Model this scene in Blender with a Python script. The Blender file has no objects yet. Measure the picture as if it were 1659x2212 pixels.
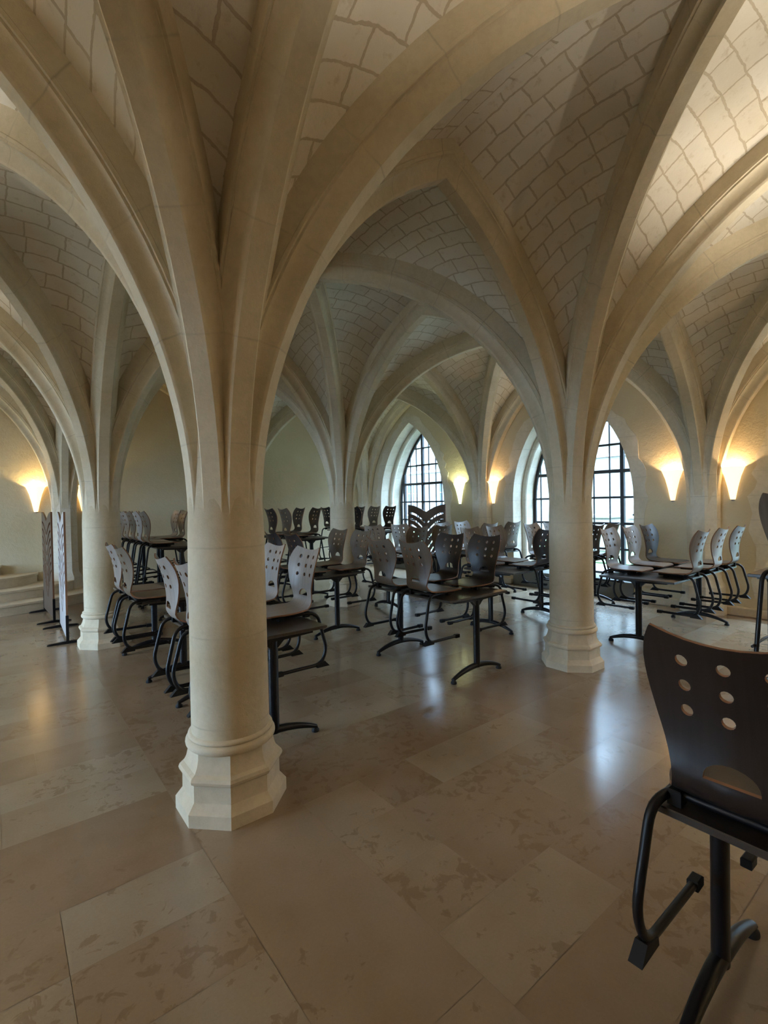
import bpy, bmesh, math, random
from mathutils import Vector, Matrix
from mathutils.geometry import delaunay_2d_cdt
PI = math.pi
rnd = random.Random(7)
sc = bpy.context.scene
COL = sc.collection

# ------------------------------------------------------------------ camera, world, exposure
FPX = 1060.0
cam_d = bpy.data.cameras.new('camera'); cam = bpy.data.objects.new('camera', cam_d); COL.objects.link(cam)
cam_d.sensor_fit = 'HORIZONTAL'; cam_d.sensor_width = 36.0; cam_d.lens = 36.0 * FPX / 1659.0
cam_d.clip_start = 0.05; cam_d.clip_end = 300
R = Matrix(((7.83718938e-01, 2.40063328e-02, -6.20651531e-01),
            (-6.20844208e-01, 7.39861737e-04, -7.83933621e-01),
            (-1.83601751e-02, 9.99711533e-01, 1.54840363e-02)))
cam.matrix_world = Matrix.Translation((0, 0, 1.62)) @ R.to_4x4()
sc.camera = cam
sc.view_settings.view_transform = 'Standard'; sc.view_settings.look = 'None'
sc.view_settings.gamma = 1.0; sc.view_settings.use_curve_mapping = False
EXPOSURE = 1.3
sc.view_settings.exposure = EXPOSURE
SKY = 19.0
LAMP = 0.75
w = bpy.data.worlds.new('overcast_sky'); sc.world = w; w.use_nodes = True
bg = w.node_tree.nodes['Background']; bg.inputs[0].default_value = (0.50, 0.71, 1.0, 1); bg.inputs[1].default_value = SKY
sc.cycles.use_denoising = True
sc.cycles.max_bounces = 8; sc.cycles.diffuse_bounces = 6; sc.cycles.glossy_bounces = 3
sc.cycles.transmission_bounces = 3; sc.cycles.transparent_max_bounces = 6
sc.cycles.sample_clamp_indirect = 6.0; sc.cycles.caustics_reflective = False; sc.cycles.caustics_refractive = False

# plan grid
GX = [-5.96, -2.48, 1.0, 4.47, 7.95]
GY = [-5.49, -1.41, 2.67, 6.75, 10.83]
XW, XL, YB, YF = 8.02, -6.05, 10.92, -5.58
WT = 0.85
ZS, CR = 1.55, 0.19            # springing, rib start from the column axis
APEX = 4.08

# ------------------------------------------------------------------ helpers
def mesh_obj(name, verts, faces, mats=(), smooth=False, parent=None, uvs=None, fmat=None):
    me = bpy.data.meshes.new(name); me.from_pydata([tuple(v) for v in verts], [], faces)
    for m in mats: me.materials.append(m)
    if fmat is not None: me.polygons.foreach_set('material_index', fmat)
    if uvs is not None:
        l = me.uv_layers.new(name='UVMap')
        for p in me.polygons:
            for li in p.loop_indices: l.data[li].uv = uvs[me.loops[li].vertex_index]
    me.polygons.foreach_set('use_smooth', [smooth] * len(me.polygons))
    me.update()
    o = bpy.data.objects.new(name, me); COL.objects.link(o)
    if parent is not None: o.parent = parent
    return o

class MB:
    def __init__(s): s.v = []; s.f = []; s.m = []; s.uv = []
    def add(s, vs, fs, mi=0, uvs=None):
        b = len(s.v); s.v += [Vector(v) for v in vs]; s.f += [tuple(b + i for i in f) for f in fs]; s.m += [mi] * len(fs)
        s.uv += list(uvs) if uvs is not None else [(0, 0)] * len(vs)
    def box(s, x0, x1, y0, y1, z0, z1, mi=0):
        s.add([(x0,y0,z0),(x1,y0,z0),(x1,y1,z0),(x0,y1,z0),(x0,y0,z1),(x1,y0,z1),(x1,y1,z1),(x0,y1,z1)],
              [(0,3,2,1),(4,5,6,7),(0,1,5,4),(1,2,6,5),(2,3,7,6),(3,0,4,7)], mi)
    def bbox(s, x0, x1, y0, y1, z0, z1, b=0.004, mi=0):      # bevelled slab: bevel on all horizontal rims
        def ring(i, z): return [(x0+i,y0+i,z),(x1-i,y0+i,z),(x1-i,y1-i,z),(x0+i,y1-i,z)]
        rs = [ring(b, z0), ring(0, z0+b), ring(0, z1-b), ring(b, z1)]
        vs = sum(rs, []); fs = [(3,2,1,0), (12,13,14,15)]
        for k in range(3):
            for i in range(4): fs.append((k*4+i, k*4+(i+1)%4, k*4+4+(i+1)%4, k*4+4+i))
        s.add(vs, fs, mi)
    def rings(s, rs, mi=0, cap=True, closed=True):           # loft equal-length rings
        n = len(rs[0]); vs = sum([list(r) for r in rs], []); fs = []
        for k in range(len(rs)-1):
            for i in range(n if closed else n-1):
                j = (i+1) % n; fs.append((k*n+i, k*n+j, k*n+n+j, k*n+n+i))
        if cap:
            fs.append(tuple(range(n-1, -1, -1))); fs.append(tuple((len(rs)-1)*n+i for i in range(n)))
        s.add(vs, fs, mi)
    def lathe(s, prof, cx=0, cy=0, n=40, mi=0, cap=True, a0=0):
        s.rings([[(cx+r*math.cos(a0+2*PI*i/n), cy+r*math.sin(a0+2*PI*i/n), z) for i in range(n)] for r, z in prof], mi, cap)
    def tube(s, pts, r, n=10, mi=0, sx=1.0, rfun=None):
        pts = [Vector(p) for p in pts]; rs = []; up = None
        for i, p in enumerate(pts):
            t = (pts[min(i+1, len(pts)-1)] - pts[max(i-1, 0)]).normalized()
            if up is None:
                up = Vector((1,0,0)) if abs(t.x) < 0.9 else Vector((0,1,0))
            a = (up - t * up.dot(t)).normalized(); up = a; b = t.cross(a)
            rr = r if rfun is None else rfun(i/(len(pts)-1))
            rs.append([p + a*math.cos(2*PI*k/n)*rr*sx + b*math.sin(2*PI*k/n)*rr for k in range(n)])
        s.rings(rs, mi)
    def obj(s, name, mats, parent=None, smooth=False, sharp=None):
        o = mesh_obj(name, s.v, s.f, mats, smooth, parent, s.uv, s.m)
        if sharp is not None:
            o.data.shade_auto = None if False else None
            set_sharp(o.data, sharp)
        return o

def set_sharp(me, deg):
    bm = bmesh.new(); bm.from_mesh(me)
    a = math.radians(deg)
    for e in bm.edges:
        if len(e.link_faces) == 2:
            e.smooth = e.calc_face_angle(0) < a
    for f in bm.faces: f.smooth = True
    bm.to_mesh(me); bm.free()

MB.obj = lambda s, name, mats, parent=None, smooth=False, sharp=None: _obj(s, name, mats, parent, smooth, sharp)
def _obj(s, name, mats, parent, smooth, sharp):
    o = mesh_obj(name, s.v, s.f, mats, smooth, parent, s.uv, s.m)
    if sharp is not None: set_sharp(o.data, sharp)
    return o

def fillet(pts, r, n=6):
    pts = [Vector(p) for p in pts]; out = [pts[0]]
    for i in range(1, len(pts)-1):
        p, a, b = pts[i], pts[i-1], pts[i+1]
        rr = r[i-1] if isinstance(r, (list, tuple)) else r
        d1, d2 = (a-p), (b-p); k = min(rr, d1.length*0.49, d2.length*0.49)
        s, e = p + d1.normalized()*k, p + d2.normalized()*k
        for j in range(n+1):
            t = j/n; out.append(s*(1-t)**2 + p*2*t*(1-t) + e*t*t)
    out.append(pts[-1]); return out

def empty(name, loc=(0,0,0), rz=0):
    o = bpy.data.objects.new(name, None); COL.objects.link(o); o.location = loc; o.rotation_euler = (0,0,rz)
    o.empty_display_size = 0.1; return o
def tag(o, label, cat, group=None, kind=None):
    o['label'] = label; o['category'] = cat
    if group: o['group'] = group
    if kind: o['kind'] = kind
    return o
def struct(o, label=None):
    o['kind'] = 'structure'
    if label: o['label'] = label
    return o
def copy_tree(o, parent=None):
    c = o.copy(); COL.objects.link(c); c.parent = parent
    for ch in list(o.children): copy_tree(ch, c)
    return c

# planar polygon with holes: list of 2D loops -> triangles
def inside(p, poly):
    x, y = p; c = False; n = len(poly)
    for i in range(n):
        x1, y1 = poly[i]; x2, y2 = poly[i-1]
        if (y1 > y) != (y2 > y) and x < (x2-x1)*(y-y1)/(y2-y1)+x1: c = not c
    return c
def cdt(outer, holes, grid=None):
    vs = []; es = []
    for lp in [outer] + holes:
        b = len(vs); vs += [Vector(p) for p in lp]; es += [(b+i, b+(i+1) % len(lp)) for i in range(len(lp))]
    if grid:
        xs = [p[0] for p in outer]; ys = [p[1] for p in outer]; g = grid
        y = min(ys)+g*0.6; row = 0
        while y < max(ys):
            x = min(xs)+g*(0.5 if row % 2 else 0.9)
            while x < max(xs):
                ok = inside((x,y), outer) and not any(inside((x,y), h) for h in holes)
                if ok:
                    for q in vs[:len(es)]:
                        if (q-Vector((x,y))).length < g*0.42: ok = False; break
                if ok: vs.append(Vector((x,y)))
                x += g
            y += g*0.87; row += 1
    r = delaunay_2d_cdt(vs, es, [], 0, 1e-6)
    V, F = r[0], r[2]; T = []
    for f in F:
        c = sum((V[i] for i in f), Vector((0,0)))/len(f)
        if inside(c, outer) and not any(inside(c, h) for h in holes): T.append(tuple(f))
    return V, T
def solid(V, T, front, back, fr=0, bk=0, rim=1):
    """two mapped skins of a 2D triangulation plus the rim between them"""
    vs = [front(v) for v in V] + [back(v) for v in V]; n = len(V); fs = []; ms = []
    cnt = {}
    for t in T:
        fs.append(t); ms.append(fr); fs.append(tuple(n+i for i in reversed(t))); ms.append(bk)
        for i in range(len(t)):
            a, b = t[i], t[(i+1) % len(t)]; cnt[(a,b)] = 1
    for (a,b) in list(cnt):
        if (b,a) not in cnt: fs.append((b, a, n+a, n+b)); ms.append(rim)
    uv = [(v[0], v[1]) for v in V]*2
    return vs, fs, ms, uv

# ------------------------------------------------------------------ materials
def newmat(name):
    m = bpy.data.materials.new(name); m.use_nodes = True; nt = m.node_tree
    b = nt.nodes['Principled BSDF']; return m, nt, b
def N(nt, typ, **kw):
    n = nt.nodes.new(typ)
    for k, v in kw.items():
        if k.startswith('i_'): n.inputs[k[2:].replace('_', ' ')].default_value = v
        else: setattr(n, k, v)
    return n
def L(nt, a, b): nt.links.new(a, b)
def ramp(nt, fac, stops):
    r = nt.nodes.new('ShaderNodeValToRGB'); L(nt, fac, r.inputs[0])
    el = r.color_ramp.elements
    while len(el) < len(stops): el.new(0.5)
    for e, (p, c) in zip(el, stops): e.position = p; e.color = tuple(c)+(1,) if len(c) == 3 else c
    return r
def mixc(nt, fac, a, b, mode='MIX'):
    m = nt.nodes.new('ShaderNodeMix'); m.data_type = 'RGBA'; m.blend_type = mode
    for s, v in ((m.inputs[0], fac), (m.inputs[6], a), (m.inputs[7], b)):
        if hasattr(v, 'links') or hasattr(v, 'is_linked'): L(nt, v, s)
        else: s.default_value = v if not isinstance(v, tuple) else (tuple(v)+(1,))[:4]
    return m.outputs[2]
def noise(nt, vec, scale, detail=4, rough=0.55):
    n = nt.nodes.new('ShaderNodeTexNoise'); n.inputs['Scale'].default_value = scale
    n.inputs['Detail'].default_value = detail; n.inputs['Roughness'].default_value = rough
    if vec is not None: L(nt, vec, n.inputs['Vector'])
    return n
def bump(nt, b, h, strength, dist=0.01):
    n = nt.nodes.new('ShaderNodeBump'); n.inputs['Strength'].default_value = strength; n.inputs['Distance'].default_value = dist
    L(nt, h, n.inputs['Height']); L(nt, n.outputs[0], b.inputs['Normal']); return n
def coord(nt, what='Object'):
    t = nt.nodes.new('ShaderNodeTexCoord'); return t.outputs[what]

def mat_simple(name, col, rough=0.5, metal=0.0, spec=0.5):
    m, nt, b = newmat(name); b.inputs['Base Color'].default_value = tuple(col)+(1,)
    b.inputs['Roughness'].default_value = rough; b.inputs['Metallic'].default_value = metal
    b.inputs['Specular IOR Level'].default_value = spec
    n = noise(nt, coord(nt), 9, 2); r = ramp(nt, n.outputs[0], [(0.3, (max(0, rough-0.025),)*3), (0.7, (min(1, rough+0.025),)*3)])
    L(nt, r.outputs[0], b.inputs['Roughness'])
    return m

def mat_stone(name, col, course=None, uvjoint=False):
    m, nt, b = newmat(name); b.inputs['Roughness'].default_value = 0.88; b.inputs['Specular IOR Level'].default_value = 0.25
    co = coord(nt)
    n1 = noise(nt, co, 1.7, 5); n2 = noise(nt, co, 22, 6, 0.7)
    c = tuple(col)
    lo = tuple(x*0.86*k for x, k in zip(c, (1.0, 0.97, 0.9))); hi = tuple(min(1, x*1.08) for x in c)
    r = ramp(nt, n1.outputs[0], [(0.32, lo), (0.55, c), (0.72, hi)])
    r2 = ramp(nt, n2.outputs[0], [(0.3, (0.9,0.9,0.88)), (0.6, (1,1,1))])
    out = mixc(nt, 1.0, r.outputs[0], r2.outputs[0], 'MULTIPLY')
    if course or uvjoint:
        uv = coord(nt, 'UV') if uvjoint else co
        sep = nt.nodes.new('ShaderNodeSeparateXYZ'); L(nt, uv, sep.inputs[0])
        src = sep.outputs['X'] if uvjoint else sep.outputs['Z']
        per = uvjoint if uvjoint else course
        md = N(nt, 'ShaderNodeMath', operation='PINGPONG'); L(nt, src, md.inputs[0]); md.inputs[1].default_value = per/2
        nn = noise(nt, co, 9, 3); ad = N(nt, 'ShaderNodeMath', operation='MULTIPLY_ADD'); L(nt, nn.outputs[0], ad.inputs[0])
        ad.inputs[1].default_value = 0.008; L(nt, md.outputs[0], ad.inputs[2])
        jr = ramp(nt, ad.outputs[0], [(0.0, (1,1,1)), (0.0055, (1,1,1)), (0.0095, (0,0,0))])
        jn = noise(nt, co, 3, 2); jf = N(nt, 'ShaderNodeMath', operation='MULTIPLY'); L(nt, jr.outputs[0], jf.inputs[0]); jq = ramp(nt, jn.outputs[0], [(0.35, (0.15,)*3), (0.65, (0.8,)*3)]); L(nt, jq.outputs[0], jf.inputs[1])
        out = mixc(nt, jf.outputs[0], out, tuple(x*0.62 for x in c))
        # keep the joints faint where noise is high
    L(nt, out, b.inputs['Base Color'])
    n3 = noise(nt, co, 35, 5, 0.7); bump(nt, b, n3.outputs[0], 0.25, 0.012)
    return m

def mat_vault(name):
    m, nt, b = newmat(name); b.inputs['Roughness'].default_value = 0.9; b.inputs['Specular IOR Level'].default_value = 0.2
    uv = coord(nt, 'UV'); co = coord(nt)
    nd = noise(nt, co, 7, 4, 0.6); 
    sub = N(nt, 'ShaderNodeVectorMath', operation='SUBTRACT'); L(nt, nd.outputs['Color'], sub.inputs[0]); sub.inputs[1].default_value = (0.5,0.5,0.5)
    scl = N(nt, 'ShaderNodeVectorMath', operation='SCALE'); L(nt, sub.outputs[0], scl.inputs[0]); scl.inputs['Scale'].default_value = 0.05
    add = N(nt, 'ShaderNodeVectorMath', operation='ADD'); L(nt, uv, add.inputs[0]); L(nt, scl.outputs[0], add.inputs[1])
    br = nt.nodes.new('ShaderNodeTexBrick'); L(nt, add.outputs[0], br.inputs['Vector'])
    br.inputs['Color1'].default_value = (0.73,0.68,0.58,1); br.inputs['Color2'].default_value = (0.80,0.76,0.68,1)
    br.inputs['Mortar'].default_value = (0.55,0.48,0.37,1)
    br.inputs['Scale'].default_value = 1.0; br.inputs['Mortar Size'].default_value = 0.008; br.inputs['Mortar Smooth'].default_value = 0.35
    br.inputs['Brick Width'].default_value = 0.31; br.inputs['Row Height'].default_value = 0.158; br.offset = 0.43; br.squash = 0.8; br.squash_frequency = 3
    n1 = noise(nt, co, 1.3, 5); r = ramp(nt, n1.outputs[0], [(0.3, (0.84,0.80,0.74)), (0.65, (1.0,1.0,1.0))])
    o = mixc(nt, 1.0, br.outputs['Color'], r.outputs[0], 'MULTIPLY')
    n2 = noise(nt, co, 14, 5, 0.65); r2 = ramp(nt, n2.outputs[0], [(0.28, (0.74,0.68,0.58)), (0.42, (1,1,1))])
    o = mixc(nt, 0.7, o, r2.outputs[0], 'MULTIPLY')
    L(nt, o, b.inputs['Base Color'])
    inv = N(nt, 'ShaderNodeMath', operation='MULTIPLY_ADD'); L(nt, br.outputs['Fac'], inv.inputs[0]); inv.inputs[1].default_value = -1.0
    L(nt, n2.outputs[0], inv.inputs[2]); bump(nt, b, inv.outputs[0], 0.35, 0.012)
    return m

def mat_floor():
    m, nt, b = newmat('polished_limestone')
    at = nt.nodes.new('ShaderNodeAttribute'); at.attribute_name = 'tile'
    sep = nt.nodes.new('ShaderNodeSeparateColor'); L(nt, at.outputs['Color'], sep.inputs[0])
    co = coord(nt)
    sc_ = N(nt, 'ShaderNodeVectorMath', operation='SCALE'); L(nt, at.outputs['Color'], sc_.inputs[0]); sc_.inputs['Scale'].default_value = 17.0
    pos = N(nt, 'ShaderNodeVectorMath', operation='ADD'); L(nt, co, pos.inputs[0]); L(nt, sc_.outputs[0], pos.inputs[1])
    base = ramp(nt, sep.outputs[0], [(0.0, (0.285,0.195,0.125)), (0.4, (0.33,0.24,0.16)), (0.7, (0.36,0.28,0.195)), (1.0, (0.37,0.31,0.235))])
    base.color_ramp.interpolation = 'LINEAR'
    n1 = noise(nt, pos.outputs[0], 2.4, 5, 0.6); r1 = ramp(nt, n1.outputs[0], [(0.3, (0.84,0.78,0.68)), (0.6, (1,1,1))])
    o = mixc(nt, 0.8, base.outputs[0], r1.outputs[0], 'MULTIPLY')
    # shelly brown flecks, denser in some slabs
    n2 = noise(nt, pos.outputs[0], 13, 4, 0.62); n2.inputs['Distortion'].default_value = 0.6
    msk = noise(nt, pos.outputs[0], 2.2, 2)
    mm = N(nt, 'ShaderNodeMath', operation='MULTIPLY_ADD'); L(nt, msk.outputs[0], mm.inputs[0]); mm.inputs[1].default_value = 0.45; L(nt, n2.outputs[0], mm.inputs[2])
    m2 = N(nt, 'ShaderNodeMath', operation='MULTIPLY_ADD'); L(nt, sep.outputs[1], m2.inputs[0]); m2.inputs[1].default_value = 0.17; L(nt, mm.outputs[0], m2.inputs[2])
    f = ramp(nt, m2.outputs[0], [(0.905, (0,0,0)), (0.95, (1,1,1))])
    fs = N(nt, 'ShaderNodeMath', operation='MULTIPLY'); L(nt, f.outputs[0], fs.inputs[0]); fs.inputs[1].default_value = 0.52
    o = mixc(nt, fs.outputs[0], o, (0.22,0.135,0.07))
    n5 = noise(nt, co, 90, 3); r5 = ramp(nt, n5.outputs[0], [(0.3, (0.93,0.93,0.92)), (0.7, (1,1,1))])
    o = mixc(nt, 1.0, o, r5.outputs[0], 'MULTIPLY')
    L(nt, o, b.inputs['Base Color'])
    n3 = noise(nt, co, 1.1, 2, 0.5); rr = ramp(nt, n3.outputs[0], [(0.3, (0.21,)*3), (0.7, (0.27,)*3)])
    L(nt, rr.outputs[0], b.inputs['Roughness']); b.inputs['Specular IOR Level'].default_value = 0.85; b.inputs['Coat Weight'].default_value = 0.35; b.inputs['Coat Roughness'].default_value = 0.17
    n4 = noise(nt, co, 4, 2); bump(nt, b, n4.outputs[0], 0.06, 0.01)
    return m

def mat_ply(name, c1, c2, rough=0.38):
    m, nt, b = newmat(name)
    uv = coord(nt, 'UV'); mp = nt.nodes.new('ShaderNodeMapping'); mp.inputs['Scale'].default_value = (60, 2.2, 1); L(nt, uv, mp.inputs[0])
    n = noise(nt, mp.outputs[0], 1.0, 5, 0.6)
    r = ramp(nt, n.outputs[0], [(0.25, c1), (0.7, c2)]); L(nt, r.outputs[0], b.inputs['Base Color'])
    b.inputs['Roughness'].default_value = rough; b.inputs['Specular IOR Level'].default_value = 0.5
    b.inputs['Coat Weight'].default_value = 0.1; b.inputs['Coat Roughness'].default_value = 0.3
    return m

def mat_plaster():
    m, nt, b = newmat('ochre_plaster'); co = coord(nt)
    n1 = noise(nt, co, 0.9, 6, 0.6); r = ramp(nt, n1.outputs[0], [(0.3, (0.59,0.50,0.33)), (0.6, (0.65,0.565,0.395)), (0.8, (0.69,0.61,0.45))])
    L(nt, r.outputs[0], b.inputs['Base Color']); b.inputs['Roughness'].default_value = 0.92; b.inputs['Specular IOR Level'].default_value = 0.2
    n2 = noise(nt, co, 16, 6, 0.7); bump(nt, b, n2.outputs[0], 0.5, 0.02)
    return m

M = {}
M['stone'] = mat_stone('column_limestone', (0.61, 0.53, 0.39), course=0.47)
M['base'] = mat_stone('base_limestone', (0.66, 0.57, 0.43))
M['rib'] = mat_stone('rib_limestone', (0.66, 0.58, 0.44), uvjoint=0.52)
M['ashlar'] = mat_stone('reveal_limestone', (0.72, 0.66, 0.55), course=0.33)
M['vault'] = mat_vault('vault_rubble_courses')
M['plaster'] = mat_plaster()
M['floor'] = mat_floor()
M['grout'] = mat_simple('grout', (0.22, 0.16, 0.10), 0.8)
M['iron'] = mat_simple('black_iron', (0.015, 0.016, 0.02), 0.45, 0.0, 0.5)
M['tube'] = mat_simple('black_lacquered_steel', (0.007, 0.007, 0.009), 0.36, 0.0, 0.3)
M['rubber'] = mat_simple('black_rubber', (0.009, 0.009, 0.010), 0.6, 0.0, 0.25)
M['top'] = mat_ply('dark_laminate', (0.030, 0.024, 0.021), (0.055, 0.045, 0.038), 0.3)
M['edge'] = mat_simple('ply_edge', (0.22, 0.105, 0.055), 0.5)
M['pale'] = mat_ply('lit_stained_ply', (0.20, 0.17, 0.15), (0.31, 0.275, 0.25), 0.36)  # light on the stained chair shells put into a paler colour
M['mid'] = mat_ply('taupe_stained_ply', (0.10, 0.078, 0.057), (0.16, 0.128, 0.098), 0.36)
M['dark'] = mat_ply('shaded_stained_ply', (0.012, 0.008, 0.008), (0.022, 0.016, 0.016), 0.36)  # same shells, backlit shade put into a darker colour
M['concrete'] = mat_simple('grey_concrete', (0.16, 0.16, 0.14), 0.8)
M['screen'] = mat_ply('brown_screen_board', (0.085, 0.055, 0.040), (0.12, 0.08, 0.058), 0.45)
M['screenp'] = mat_ply('pale_screen_board', (0.46, 0.44, 0.44), (0.56, 0.54, 0.54), 0.45)
M['lawn'] = mat_simple('lawn_green', (0.045, 0.085, 0.03), 0.9)
M['gravel'] = mat_simple('gravel', (0.16, 0.155, 0.14), 0.9)
M['facade'] = mat_stone('courtyard_stone', (0.125, 0.12, 0.108), course=0.35)
M['white'] = mat_simple('white_paint', (0.32, 0.32, 0.32), 0.5)
M['pane'] = mat_simple('dark_window_pane', (0.05, 0.07, 0.09), 0.1)

def mat_glass():
    m, nt, b = newmat('window_glass'); nt.nodes.remove(b)
    out = nt.nodes['Material Output']; t = nt.nodes.new('ShaderNodeBsdfTransparent'); t.inputs[0].default_value = (0.93,0.97,0.97,1)
    g = nt.nodes.new('ShaderNodeBsdfGlossy'); g.inputs['Roughness'].default_value = 0.02
    mx = nt.nodes.new('ShaderNodeMixShader'); mx.inputs[0].default_value = 0.05
    L(nt, t.outputs[0], mx.inputs[1]); L(nt, g.outputs[0], mx.inputs[2]); L(nt, mx.outputs[0], out.inputs[0])
    return m
M['glass'] = mat_glass()
def mat_lampshade(name, col, s):
    m, nt, b = newmat(name); b.inputs['Base Color'].default_value = (0.9,0.85,0.75,1); b.inputs['Roughness'].default_value = 0.5
    b.inputs['Emission Color'].default_value = tuple(col)+(1,); b.inputs['Emission Strength'].default_value = s
    return m
M['shade'] = mat_lampshade('glowing_sconce_glass', (1.0, 0.62, 0.25), 1.6*LAMP)
M['shadec'] = mat_lampshade('greenish_sconce_glass', (0.86, 1.0, 0.50), 1.6*LAMP)

# ------------------------------------------------------------------ floor
def build_floor():
    rects = []
    def cells(a0, a1, step, jitter=0.0):
        n = max(1, round((a1-a0)/step)); return [a0+(a1-a0)*i/n for i in range(n+1)]
    bx = [(g-0.265, g+0.27) for g in GX]; by = [(g-0.31, g+0.31) for g in GY]
    # column strips running along Y, cut by the strips along X
    for (x0, x1) in bx:
        x0 = max(x0, XL-1.0); x1 = min(x1, XW+0.9)
        for j in range(len(by)-1):
            a, b = by[j][1], by[j+1][0]; k = [a, a+(b-a)*rnd.uniform(0.27,0.37), a+(b-a)*rnd.uniform(0.6,0.7), b]
            if abs(x0+0.265-1.0) < 0.01 and j == 1: k = [a, 1.10, b]
            for i in range(len(k)-1): rects.append((x0, x1, k[i], k[i+1], 'strip'))
        for (y0, y1) in by: rects.append((x0, x1, y0, y1, 'strip'))
    for (y0, y1) in by:
        for i in range(len(bx)-1):
            a, b = bx[i][1], bx[i+1][0]; k = [a, a+(b-a)*rnd.uniform(0.4,0.6), b]
            for q in range(len(k)-1): rects.append((k[q], k[q+1], y0, y1, 'pink'))
    for i in range(len(bx)-1):
        for j in range(len(by)-1):
            x0, x1, y0, y1 = bx[i][1], bx[i+1][0], by[j][1], by[j+1][0]
            ys = cells(y0, y1, 0.362)
            for r in range(len(ys)-1):
                x = x0; first = True
                while x < x1-1e-4:
                    wd = rnd.choice([0.365, 0.73, 0.55, 0.73]) if not first else rnd.choice([0.365, 0.73, 0.55])
                    nx = x+wd
                    if x1-nx < 0.25: nx = x1
                    rects.append((x, nx, ys[r], ys[r+1], 'n')); x = nx; first = False
    # margin to the walls
    rects += [(XL-1.0, XW+0.9, by[-1][1], YB+0.9, 'n'), (XL-1.0, XW+0.9, YF-1.0, by[0][0], 'n')]
    b = MB(); cols = []
    g = 0.0009
    for (x0, x1, y0, y1, t) in rects:
        if x1-x0 < 0.01: continue
        b.add([(x0+g,y0+g,0),(x1-g,y0+g,0),(x1-g,y1-g,0),(x0+g,y1-g,0)], [(0,1,2,3)])
        v = rnd.uniform(0.15, 0.8)
        if t == 'strip': v = rnd.uniform(0.1, 0.5)
        if t == 'pink': v = rnd.uniform(0.0, 0.3)
        cols.append((v, rnd.random(), rnd.random(), 1))
    b.add([(XL-2,YF-2,-0.0025),(XW+0.9,YF-2,-0.0025),(XW+0.9,YB+1,-0.0025),(XL-2,YB+1,-0.0025)], [(0,1,2,3)], 1); cols.append((0,0,0,1))
    o = b.obj('floor', [M['floor'], M['grout']]); struct(o)
    a = o.data.color_attributes.new('tile', 'FLOAT_COLOR', 'CORNER')
    for p, c in zip(o.data.polygons, cols):
        for li in p.loop_indices: a.data[li].color = c
build_floor()

# ------------------------------------------------------------------ vault geometry
def arch(Lspan, rise):
    a = Lspan/2-CR; Rr = (rise*rise+a*a)/(2*a)
    cx = CR+Rr
    def pt(t, v=0.0):
        th = math.acos(max(-1, min(1, (cx-Lspan/2)/(Rr+v))))*t
        return cx-(Rr+v)*math.cos(th), ZS+(Rr+v)*math.sin(th)
    return pt, Rr
_h = [(0.060,0.0),(0.071,0.011)]+[(0.135-0.062*math.cos(a), 0.018+0.092*math.sin(a)) for a in [PI/2*i/6 for i in range(7)]]+[(0.135,0.124),(0.152,0.126),(0.154,0.146),(0.146,0.152),(0.146,0.30)]
PROF_T = [(-u, v) for u, v in reversed(_h)]+_h
PROF_D = [(u*0.78, v*0.98) for u, v in PROF_T]
PROF_T = [(u*0.86, v) for u, v in PROF_T]
NST = 26
def half_rib(mb, P, Q, prof, rise):
    P = Vector(P); Q = Vector(Q); d = (Q-P); Ls = d.length; d.normalize(); pn = Vector((-d.y, d.x))
    pt, Rr = arch(Ls, rise); vs = []; uv = []
    st = [(-0.55, None), (-0.25, None)]+[(0, i/NST) for i in range(NST+1)]
    for dz, t in st:
        for (u, v) in prof:
            if t is None:
                x, z = CR-v, ZS+dz; s = dz
                x -= 0.03*(-dz/0.55)**1.2
            else: x, z = pt(t, v); s = t*math.acos((CR+Rr-Ls/2)/Rr)*Rr
            q = P+d*x+pn*u; vs.append((q.x, q.y, z)); uv.append((s+10, u))
    n = len(prof); fs = []
    for k in range(len(st)-1):
        for i in range(n-1): fs.append((k*n+i, k*n+n+i, k*n+n+i+1, k*n+i+1))
    mb.add(vs, fs, 0, uv)
trim_n = [0]
def trim(mb, mats, **kw):
    trim_n[0] += 1; return struct(mb.obj('trim_%d' % trim_n[0], mats, **kw))
RISE = APEX-ZS
nx, ny = len(GX), len(GY)
for i in range(nx):
    for j in range(ny):
        P = (GX[i], GY[j])
        for (di, dj) in ((1,0),(0,1)):
            if i+di < nx and j+dj < ny:
                Q = (GX[i+di], GY[j+dj]); mb = MB(); half_rib(mb, P, Q, PROF_T, RISE); half_rib(mb, Q, P, PROF_T, RISE); trim(mb, [M['rib']], sharp=28)
        if i+1 < nx and j+1 < ny:
            for (A, B) in ((P, (GX[i+1], GY[j+1])), ((GX[i+1], GY[j]), (GX[i], GY[j+1]))):
                mb = MB(); half_rib(mb, A, B, PROF_D, RISE-0.02); half_rib(mb, B, A, PROF_D, RISE-0.02); trim(mb, [M['rib']], sharp=28)
# bosses
bs = MB()
for i in range(nx-1):
    for j in range(ny-1):
        cx, cy = (GX[i]+GX[i+1])/2, (GY[j]+GY[j+1])/2; z = APEX
        prof = [(0.0,z-0.10),(0.05,z-0.10),(0.075,z-0.085),(0.075,z-0.06),(0.115,z-0.05),(0.135,z-0.02),(0.12,z+0.02),(0.15,z+0.06),(0.15,z+0.2)]
        bs.lathe(prof, cx, cy, 24, cap=False)
        for k in range(8):
            a = 2*PI*k/8; bs.lathe([(0.0,z-0.06),(0.022,z-0.055),(0.034,z-0.035),(0.03,z-0.01),(0.02,z+0.02)], cx+0.115*math.cos(a), cy+0.115*math.sin(a), 8, cap=False)
trim(bs, [M['rib']], sharp=40)

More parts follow.
